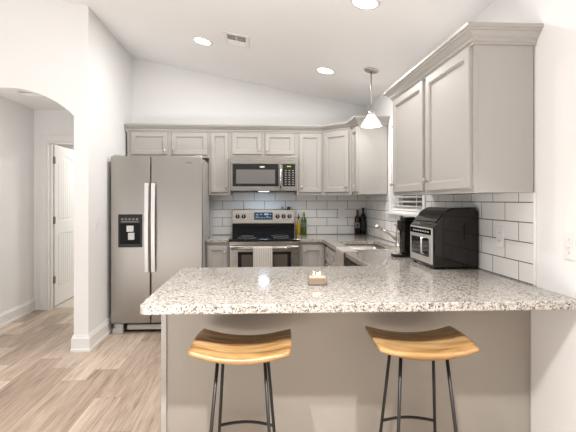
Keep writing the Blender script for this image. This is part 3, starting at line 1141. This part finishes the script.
for x in (-0.312, -0.238, 0.172, 0.245, 0.318):
    p = on_guard(x, 1.142)
    kb = MB().lathe([(0.026, 0.001), (0.026, 0.008), (0.021, 0.010), (0.019, 0.028), (0.014, 0.031)], p, 22, mtx=Matrix.Rotation(PI / 2 - slope, 4, 'X')).build('knob', M['black_plastic'], st)
    MB().box((p[0] - 0.003, p[1] - 0.034, p[2] - 0.012), (p[0] + 0.003, p[1] - 0.030, p[2] + 0.020), 0.001).build('knob_pointer', M['white_print'], kb)
t = bmesh.new()
bmesh.ops.create_cube(t, size=1.0)
p = on_guard(-0.0, 1.145)
MT = Matrix.Translation(p) @ Matrix.Rotation(-slope, 4, 'X')
bmesh.ops.transform(t, matrix=MT @ Matrix.Diagonal((0.225, 0.006, 0.088, 1)), verts=t.verts)
dp = MB().add(t).build('clock_panel', M['display'], st)
b = MB()
for (x, z, w, h) in [(-0.075, 0.02, 0.03, 0.006), (-0.03, 0.02, 0.028, 0.006), (0.035, 0.022, 0.05, 0.02), (0.085, 0.02, 0.02, 0.006), (-0.085, -0.02, 0.02, 0.006),
                     (-0.055, -0.02, 0.02, 0.006), (-0.02, -0.02, 0.024, 0.006), (0.012, -0.02, 0.018, 0.006), (0.045, -0.02, 0.02, 0.006), (0.082, -0.02, 0.02, 0.006), (-0.075, 0.0, 0.03, 0.005), (0.05, -0.005, 0.03, 0.005)]:
    t = bmesh.new()
    bmesh.ops.create_cube(t, size=1.0)
    bmesh.ops.transform(t, matrix=MT @ Matrix.Translation((x, -0.0038, z)) @ Matrix.Diagonal((w, 0.001, h, 1)), verts=t.verts)
    MB().add(t).build('panel_button', M['button'], dp)
MB().box((-RW, 0.008, 0.850), (RW, 0.0395, 0.8928), 0.004).build('front_rail', M['steel_h'], st)
od = MB().box((-RW + 0.003, -0.005, 0.245), (RW - 0.003, 0.0395, 0.846), 0.006).build('oven_door', M['steel_h'], st)
MB().box((-0.285, -0.0075, 0.34), (0.285, -0.0052, 0.785), 0.001).build('door_glass', M['black_gloss'], od)
MB().box((-0.245, -0.009, 0.38), (0.245, -0.0077, 0.755), 0.0005).build('window', M['oven_window'], od)
b = MB()
b.tube([(-RW + 0.025, -0.048, 0.826), (-0.2, -0.056, 0.828), (0.2, -0.056, 0.828), (RW - 0.025, -0.048, 0.826)], 0.0125, 12)
for x in (-RW + 0.04, RW - 0.04):
    b.tube([(x, -0.048, 0.825), (x, -0.003, 0.815)], 0.011, 10)
b.build('handle', M['steel_h'], od)
MB().box((-RW + 0.003, -0.003, 0.06), (RW - 0.003, 0.0395, 0.24), 0.005).build('drawer', M['steel_h'], st)
for x in (-0.33, 0.33):
    for y in (0.1, 0.62):
        MB().lathe([(0.018, 0), (0.018, 0.031)], (x, y, 0), 12).build('foot', M['black_plastic'], st)


def cloth_strip(w, path, th_, wav=0.0, nw=16):
    """cloth of width w hung along a path of (y, z)"""
    t = bmesh.new()
    rows = []
    L = len(path)
    for i, (y, z) in enumerate(path):
        row = []
        for k in range(nw + 1):
            u = k / nw
            x = (u - 0.5) * w
            dy = wav * math.sin(u * 9 + 0.5) * (min(1, abs(i - L // 2) / (L / 2)))
            row.append(t.verts.new((x, y + dy, z)))
        rows.append(row)
    for a, c_ in zip(rows, rows[1:]):
        for k in range(nw):
            f = t.faces.new((a[k], a[k + 1], c_[k + 1], c_[k]))
            f.smooth = True
    bmesh.ops.recalc_face_normals(t, faces=t.faces)
    bmesh.ops.solidify(t, geom=t.faces[:], thickness=th_)
    return MB().add(t)


# towel over the oven handle (handle at local y -0.056, z 0.828)
hp = [(-0.030, 0.44)] + [(-0.032, 0.46 + 0.045 * k) for k in range(8)] + \
     [(-0.056 + 0.0165 * math.cos(a), 0.828 + 0.0165 * math.sin(a)) for a in [PI * k / 8 for k in range(9)]] + \
     [(-0.0745, 0.80 - 0.045 * k) for k in range(9)] + [(-0.074, 0.40)]
tw = cloth_strip(0.205, hp, 0.003, 0.003).build('kitchen_towel', M['towel'], loc=(0.083, 4.80, 0))
tag(tw, 'striped cream kitchen towel hanging on the oven handle', 'towel')

# towel over the worktop edge by the sink
pth = [(0.112, 0.9155)] + [(0.112 - 0.02 * k, 0.9160) for k in range(1, 6)] + [(0.002, 0.9165), (-0.009, 0.9145), (-0.0125, 0.905), (-0.0125, 0.885)] + \
      [(-0.0125 - 0.0005 * k, 0.865 - 0.03 * k) for k in range(9)]
tw2 = cloth_strip(0.36, pth, 0.0025, 0.003).build('dish_towel', M['towel_plain'], loc=(0.735, 3.80, 0.0012))
tw2.rotation_euler = (0, 0, -PI / 2)
tag(tw2, 'cream dish towel draped over the worktop edge beside the sink', 'towel')

# ================================================================== SMALL THINGS


def bottle(name, label, loc, prof, m, extras, group=None, cat='bottle'):
    r = thing(name, label, cat, loc, 0, group)
    bd = MB().lathe(prof, n=24).build('bottle_body', m, r)
    for (nm, pr_, mm) in extras:
        MB().lathe(pr_, n=24, cap=False).build(nm, mm, r)
    return r


WINE = [(0.034, 0), (0.037, 0.004), (0.037, 0.185), (0.033, 0.205), (0.018, 0.232), (0.0145, 0.245), (0.014, 0.295), (0.0155, 0.297), (0.0155, 0.304), (0.012, 0.305)]


def patch(r, z0, z1, a0, a1, m, parent, name):
    t = bmesh.new()
    n_ = 10
    lo, hi = [], []
    for k in range(n_ + 1):
        a = a0 + (a1 - a0) * k / n_
        lo.append(t.verts.new((r * math.cos(a), r * math.sin(a), z0)))
        hi.append(t.verts.new((r * math.cos(a), r * math.sin(a), z1)))
    for k in range(n_):
        t.faces.new((lo[k], lo[k + 1], hi[k + 1], hi[k])).smooth = True
    bmesh.ops.solidify(t, geom=t.faces[:], thickness=0.0004)
    return MB().add(t).build(name, m, parent)


w1 = bottle('wine_bottle', 'red wine bottle with maroon foil and white label in the counter corner', (1.262, 5.445, CT1), WINE, M['wine_red'],
            [('foil', [(0.0148, 0.243), (0.0148, 0.296), (0.0163, 0.298), (0.0163, 0.305), (0.002, 0.306)], M['foil_red'])])
patch(0.0378, 0.085, 0.150, PI * 1.08, PI * 1.72, M['label_white'], w1, 'label')
patch(0.0382, 0.108, 0.128, PI * 1.36, PI * 1.50, M['foil_dark'], w1, 'label_mark')
w2 = bottle('wine_bottle', 'taller black wine bottle with dark label in the counter corner', (1.334, 5.455, CT1), [(r * 1.02, z * 1.08) for r, z in WINE], M['wine_dark'],
            [('foil', [(0.0152, 0.262), (0.0152, 0.32), (0.0167, 0.322), (0.0167, 0.33), (0.002, 0.331)], M['foil_dark'])])
patch(0.0386, 0.06, 0.17, PI * 1.0, PI * 1.75, M['label_grey'], w2, 'label')
o1 = bottle('oil_bottle', 'slim golden oil bottle with dark pourer right of the stove', (0.527, 5.40, CT1),
            [(0.022, 0), (0.025, 0.003), (0.025, 0.095), (0.0248, 0.10), (0.02, 0.15), (0.010, 0.185), (0.009, 0.215)], M['oil'], [])
MB().lathe([(0.0105, 0.19), (0.0108, 0.225), (0.006, 0.23), (0.004, 0.262)], n=14).build('pourer', M['foil_dark'], o1)
o2 = bottle('olive_oil_bottle', 'green glass bottle with pale blue label right of the stove', (0.592, 5.40, CT1),
            [(0.030, 0), (0.033, 0.004), (0.033, 0.165), (0.029, 0.19), (0.015, 0.215), (0.0125, 0.225), (0.0125, 0.262)], M['green_glass'], [])
patch(0.0336, 0.10, 0.155, PI * 1.1, PI * 1.8, M['label_blue'], o2, 'label')
MB().lathe([(0.0138, 0.248), (0.0138, 0.275), (0.012, 0.277)], n=16).build('cap', M['oil'], o2)

# little ornaments on the stove back
t1 = thing('ornament', 'small teal ornament on top of the stove back', 'ornament', (0.335, 5.462, 1.2225))
MB().lathe([(0.020, 0), (0.024, 0.006), (0.016, 0.016), (0.006, 0.024)], n=14).build('ornament_base', M['teal'], t1)
MB().lathe([(0.006, 0), (0.011, 0.006), (0.010, 0.013), (0.003, 0.017)], (-0.006, 0, 0.022), 12).build('ornament_top', M['teal'], t1)
t2 = thing('ornament', 'small dark navy ornament with mustard foot on top of the stove back', 'ornament', (0.412, 5.462, 1.2225))
MB().lathe([(0.018, 0), (0.024, 0.012), (0.022, 0.026), (0.010, 0.037)], (0, 0, 0), 16).build('ornament_body', M['navy'], t2)
MB().lathe([(0.012, 0), (0.015, 0.008), (0.012, 0.016), (0.004, 0.02)], (0.036, 0, 0), 14).build('ornament_foot', M['yellow'], t2)

# candle
cd = thing('candle', 'lit cream candle in a clear square glass on the peninsula', 'candle', (0.315, 2.255, CT1), math.radians(-4))
b = MB()
w = 0.046
b.plate([(-w, -w), (w, -w), (w, w), (-w, w)], [[(-w + 0.004, -w + 0.004), (w - 0.004, -w + 0.004), (w - 0.004, w - 0.004), (-w + 0.004, w - 0.004)]], 0.004, 0.062, 'xy', 0.0008)
b.box((-w, -w, 0.0005), (w, w, 0.0042))
b.build('glass_holder', M['glass'], cd)
MB().box((-w + 0.0045, -w + 0.0045, 0.005), (w - 0.0045, w - 0.0045, 0.036), 0.001).build('wax', M['wax'], cd)
for (x, y) in ((-0.016, 0.008), (0.014, 0.010), (0.0, -0.014)):
    wk = MB().tube([(x, y, 0.035), (x, y, 0.043)], 0.001, 6).build('wick', M['foil_dark'], cd)
    MB().lathe([(0.001, 0), (0.0035, 0.005), (0.003, 0.010), (0.0005, 0.019)], (x, y, 0.042), 10).build('flame', M['flame'], wk)

# coffee maker
cm = thing('coffee_maker', 'slim black capsule coffee maker beside the air fryer', 'coffee maker', (1.13, 3.30, CT1))
b = MB()
b.plate(rounded([(-0.105, -0.055), (0.085, -0.055), (0.085, 0.055), (-0.105, 0.055)], {0: 0.05, 3: 0.05, 1: 0.02, 2: 0.02}), [], 0.0, 0.022, 'xy', 0.005)
b.build('base', M['black_plastic'], cm)
MB().plate(rounded([(-0.098, -0.045), (-0.05, -0.045), (-0.05, 0.045), (-0.098, 0.045)], {0: 0.04, 3: 0.04}), [], 0.0225, 0.026, 'xy', 0.001).build('drip_grid', M['chrome'], cm)
b = MB()
for z0, z1 in ((0.0225, 0.30),):
    b.plate(rounded([(-0.036, -0.045), (0.075, -0.045), (0.075, 0.045), (-0.036, 0.045)], {0: 0.03, 1: 0.03, 2: 0.03, 3: 0.03}), [], z0, z1, 'xy', 0.014)
b.build('column', M['brown_gloss'], cm)
b = MB()
b.plate(rounded([(-0.058, -0.040), (-0.0365, -0.040), (-0.0365, 0.040), (-0.058, 0.040)], {0: 0.03, 3: 0.03}), [], 0.20, 0.275, 'xy', 0.008)
b.build('brew_head', M['black_plastic'], cm)
MB().lathe([(0.008, 0), (0.008, 0.03)], (-0.046, 0, 0.1695), 14).build('spout', M['chrome'], cm)
MB().tube([(-0.02, 0, 0.298), (-0.035, 0, 0.308), (-0.045, 0, 0.304)], 0.006, 8).build('lever', M['chrome'], cm)

# air fryer oven
af = thing('air_fryer_oven', 'large glossy black air fryer oven with silver front on the worktop', 'air fryer', (1.082, 2.665, CT1))
AD, AX = 0.40, 0.293
prof = [(0.008, 0.010), (AX, 0.008), (AX, 0.350), (AX - 0.02, 0.382), (0.13, 0.378), (0.085, 0.357), (0.022, 0.275), (0.006, 0.262)]
b = MB()
b.prism(prof, 0, AD, 'xz', 0.008)
b.build('fryer_body', M['brown_gloss'], af)
fp = MB().box((-0.002, 0.010, 0.028), (0.0095, AD - 0.01, 0.252), 0.004).build('front_panel', M['steel_light'], af)
MB().box((-0.005, 0.055, 0.07), (-0.0022, AD - 0.045, 0.185), 0.001).build('window', M['black_gloss'], fp)
cp = MB().box((-0.004, 0.02, 0.208), (-0.0022, AD - 0.02, 0.243), 0.0008).build('control_panel', M['black_gloss'], af)
for k in range(7):
    MB().box((-0.0048, 0.05 + k * 0.042, 0.222), (-0.0041, 0.072 + k * 0.042, 0.230)).build('control_mark', M['white_print'], cp)
b = MB()
b.tube([(-0.003, 0.10, 0.09), (-0.032, 0.10, 0.095), (-0.032, 0.10, 0.185), (-0.003, 0.10, 0.19)], 0.008, 10)
b.build('handle', M['chrome'], fp)
b = MB()
t = bmesh.new()
bmesh.ops.create_cube(t, size=1.0)
bmesh.ops.transform(t, matrix=Matrix.Translation((0.0505, AD / 2, 0.3195)) @ Matrix.Rotation(math.radians(-52), 4, 'Y') @ Matrix.Diagonal((0.075, AD - 0.03, 0.002, 1)), verts=t.verts)
b.add(t)
b.build('top_panel', M['black_gloss'], af)
for x in (0.03, AX - 0.03):
    for y in (0.03, AD - 0.03):
        MB().lathe([(0.013, 0), (0.013, 0.0105)], (x, y, 0), 12).build('foot', M['black_plastic'], af)


# outlets and switches
def plate_thing(name, label, cat, loc, rz, kind):
    r = thing(name, label, cat, loc, rz)
    w, h = 0.037, 0.058
    pl = MB().box((-w, -0.006, -h), (w, -0.0005, h), 0.002).build('cover_plate', M['white_plastic'], r)
    if kind == 'outlet':
        for z in (-0.021, 0.021):
            s = MB().box((-0.017, -0.0075, z - 0.014), (0.017, -0.0062, z + 0.014), 0.002).build('socket', M['white_plastic'], r)
            for x in (-0.007, 0.007):
                MB().box((x - 0.001, -0.0082, z - 0.004), (x + 0.001, -0.0076, z + 0.006)).build('slot', M['dark_gap'], s)
    else:
        MB().box((-0.006, -0.016, -0.003), (0.006, -0.0062, 0.011), 0.002).build('toggle', M['white_plastic'], r)
        for z in (-0.03, 0.03):
            MB().lathe([(0.003, 0), (0.003, 0.001)], (0, -0.0062, z), 10, mtx=Matrix.Rotation(PI / 2, 4, 'X')).build('screw', M['nickel'], r)
    return r


plate_thing('wall_outlet', 'white outlet on the back tiles left of the wine bottles', 'outlet', (1.075, YB - T, 1.172), 0, 'outlet')
plate_thing('wall_outlet', 'white outlet on the right wall tiles beside the air fryer', 'outlet', (XR - T, 2.43, 1.132), -PI / 2, 'outlet')
plate_thing('light_switch', 'white light switch on the plain right wall', 'light switch', (XR, 1.885, 1.135), -PI / 2, 'switch')
plate_thing('light_switch', 'white light switch on the wall left of the refrigerator', 'light switch', (XL, 4.27, 1.115), PI / 2, 'switch')


# recessed lights
def can(x, y, label):
    r = thing('recessed_light', label, 'ceiling light', (x, y, ceil_z(x) - 0.001))
    r.rotation_euler = (0, TILT, 0)
    MB().lathe([(0.080, -0.004), (0.094, -0.006), (0.098, -0.001), (0.080, -0.001), (0.080, -0.004)], n=36, cap=False).build('trim_ring', M['white_metal'], r)
    MB().lathe([(0.079, -0.005), (0.079, -0.001)], n=36).build('lens', M['lens'], r)


can(*CANS[0], 'round recessed ceiling light beside the ceiling vent')
can(*CANS[1], 'round recessed ceiling light nearest the pendant lamp')
can(*CANS[2], 'round recessed ceiling light nearest the viewer, at the top edge')

# pendant
px, py = 1.085, 4.12
pz = ceil_z(px)
pe = thing('pendant_lamp', 'white glass pendant lamp hanging over the sink', 'lamp', (px, py, pz - 0.001))
t = MB()
t.lathe([(0.062, -0.014), (0.068, -0.006), (0.068, -0.0005)], n=28, mtx=Matrix.Rotation(TILT, 4, 'Y'))
t.build('canopy', M['nickel'], pe)
MB().lathe([(0.007, -0.380), (0.007, -0.012)], n=12).build('rod', M['nickel'], pe)
MB().lathe([(0.030, -0.417), (0.030, -0.395), (0.018, -0.382), (0.007, -0.379)], n=20).build('socket', M['nickel'], pe)
b = MB()
b.lathe([(0.095, -0.525), (0.092, -0.518), (0.072, -0.480), (0.048, -0.445), (0.032, -0.417), (0.028, -0.417), (0.045, -0.447), (0.069, -0.482), (0.090, -0.525)], n=32, cap=False)
b.build('lamp_shade', M['shade'], pe)
MB().lathe([(0.010, -0.425), (0.022, -0.445), (0.030, -0.475), (0.022, -0.500), (0.006, -0.508)], n=20).build('bulb', M['lens'], pe)
pl = bpy.data.lights.new('pendant_light', 'POINT')
pl.energy = 9
pl.color = WARM
pl.shadow_soft_size = 0.03
po = bpy.data.objects.new('pendant_light', pl)
po.location = (px, py, pz - 0.545)
COL.objects.link(po)


# ceiling vents
def vent(name, label, loc, rot, w, h):
    r = thing(name, label, 'vent', loc)
    r.rotation_euler = rot
    MB().plate([(-w, -h), (w, -h), (w, h), (-w, h)], [[(-w + 0.03, -h + 0.03), (w - 0.03, -h + 0.03), (w - 0.03, h - 0.03), (-w + 0.03, h - 0.03)]], -0.010, -0.0005, 'xy', 0.002).build('vent_frame', M['white_metal'], r)
    MB().box((-w + 0.028, -h + 0.028, -0.002), (w - 0.028, h - 0.028, -0.0006)).build('vent_backing', M['vent_dark'], r)
    b = MB()
    n_ = int((2 * h - 0.06) / 0.016)
    for k in range(n_):
        y = -h + 0.036 + k * (2 * h - 0.072) / max(1, n_ - 1)
        t = bmesh.new()
        bmesh.ops.create_cube(t, size=1.0)
        bmesh.ops.transform(t, matrix=Matrix.Translation((0, y, -0.0075)) @ Matrix.Rotation(math.radians(40 if k < n_ / 2 else -40), 4, 'X') @ Matrix.Diagonal((2 * w - 0.06, 0.011, 0.0012, 1)), verts=t.verts)
        b.add(t)
    b.box((-0.004, -h + 0.03, -0.009), (0.004, h - 0.03, -0.003))
    b.build('louvers', M['white_metal'], r)
    return r


vx, vy = -0.15, 4.42
vent('ceiling_vent', 'white air vent in the sloped kitchen ceiling', (-0.165, 4.09, ceil_z(-0.165)), (0, TILT, 0), 0.115, 0.155)
vent('ceiling_vent', 'white air vent in the hall ceiling', (-2.28, 4.73, 2.44), (0, 0, 0), 0.13, 0.16)


# ================================================================== STOOLS
def stool():
    r = thing('bar_stool', '', 'stool')
    L_, D_, TH = 0.416, 0.335, 0.032
    t = bmesh.new()
    nx, ny = 28, 18

    def shp(u, v, top):
        # u, v in -1..1
        x = u * L_ / 2
        y = v * D_ / 2
        ex = 1 - 0.03 * v * v
        z = 0.034 * u * u - 0.006 * v * v
        ed = max(abs(u), abs(v)) ** 10
        z += (0.0 - 0.008 * ed) if top else (-TH + 0.009 * ed)
        return (x * ex, y * (1 - 0.02 * u * u), 0.718 + z)
    g1 = [[t.verts.new(shp(-1 + 2 * i / nx, -1 + 2 * j / ny, True)) for j in range(ny + 1)] for i in range(nx + 1)]
    g2 = [[t.verts.new(shp(-1 + 2 * i / nx, -1 + 2 * j / ny, False)) for j in range(ny + 1)] for i in range(nx + 1)]
    for i in range(nx):
        for j in range(ny):
            t.faces.new((g1[i][j], g1[i + 1][j], g1[i + 1][j + 1], g1[i][j + 1]))
            t.faces.new((g2[i][j], g2[i][j + 1], g2[i + 1][j + 1], g2[i + 1][j]))
    for i in range(nx):
        t.faces.new((g1[i][0], g2[i][0], g2[i + 1][0], g1[i + 1][0]))
        t.faces.new((g1[i][ny], g1[i + 1][ny], g2[i + 1][ny], g2[i][ny]))
    for j in range(ny):
        t.faces.new((g1[0][j], g1[0][j + 1], g2[0][j + 1], g2[0][j]))
        t.faces.new((g1[nx][j], g2[nx][j], g2[nx][j + 1], g1[nx][j + 1]))
    bmesh.ops.recalc_face_normals(t, faces=t.faces)
    for f in t.faces:
        f.smooth = True
    MB().add(t).build('seat', M['seat'], r)
    b = MB()
    b.box((-0.12, -0.105, 0.681), (0.12, 0.105, 0.685), 0.001)
    b.build('mounting_plate', M['black_metal'], r)

    def leg_at(sx, sy, z):
        k = (0.683 - z) / 0.683
        return (sx * (0.097 + 0.050 * k), sy * (0.085 + 0.105 * k), z)
    for sx in (-1, 1):
        for sy in (-1, 1):
            b = MB()
            b.tube([leg_at(sx, sy, 0.004), leg_at(sx, sy, 0.682)], 0.0072, 10)
            b.build('leg', M['black_metal'], r)
            MB().lathe([(0.010, 0), (0.010, 0.012), (0.0075, 0.014)], (leg_at(sx, sy, 0.0)[0], leg_at(sx, sy, 0)[1], 0), 12).build('foot_cap', M['black_plastic'], r)
    a, c_ = leg_at(-1, 1, 0.292), leg_at(1, 1, 0.292)
    b = MB()
    b.tube([(a[0] + (c_[0] - a[0]) * k / 10, a[1] + 0.035 * math.sin(PI * k / 10), 0.292) for k in range(11)], 0.0068, 10)
    b.build('footrest', M['black_metal'], r)
    return r


s1 = stool()
s1.location = (-0.050, 1.94, 0)
s1.rotation_euler = (0, 0, math.radians(-4.5))
tag(s1, 'left wooden saddle stool on black metal legs at the peninsula', group='wooden saddle stools at the peninsula')
s2 = copy_tree(s1)
s2.location = (0.718, 1.935, 0)
s2.rotation_euler = (0, 0, math.radians(-3.5))
s2['label'] = 'right wooden saddle stool on black metal legs, nearer the right wall'
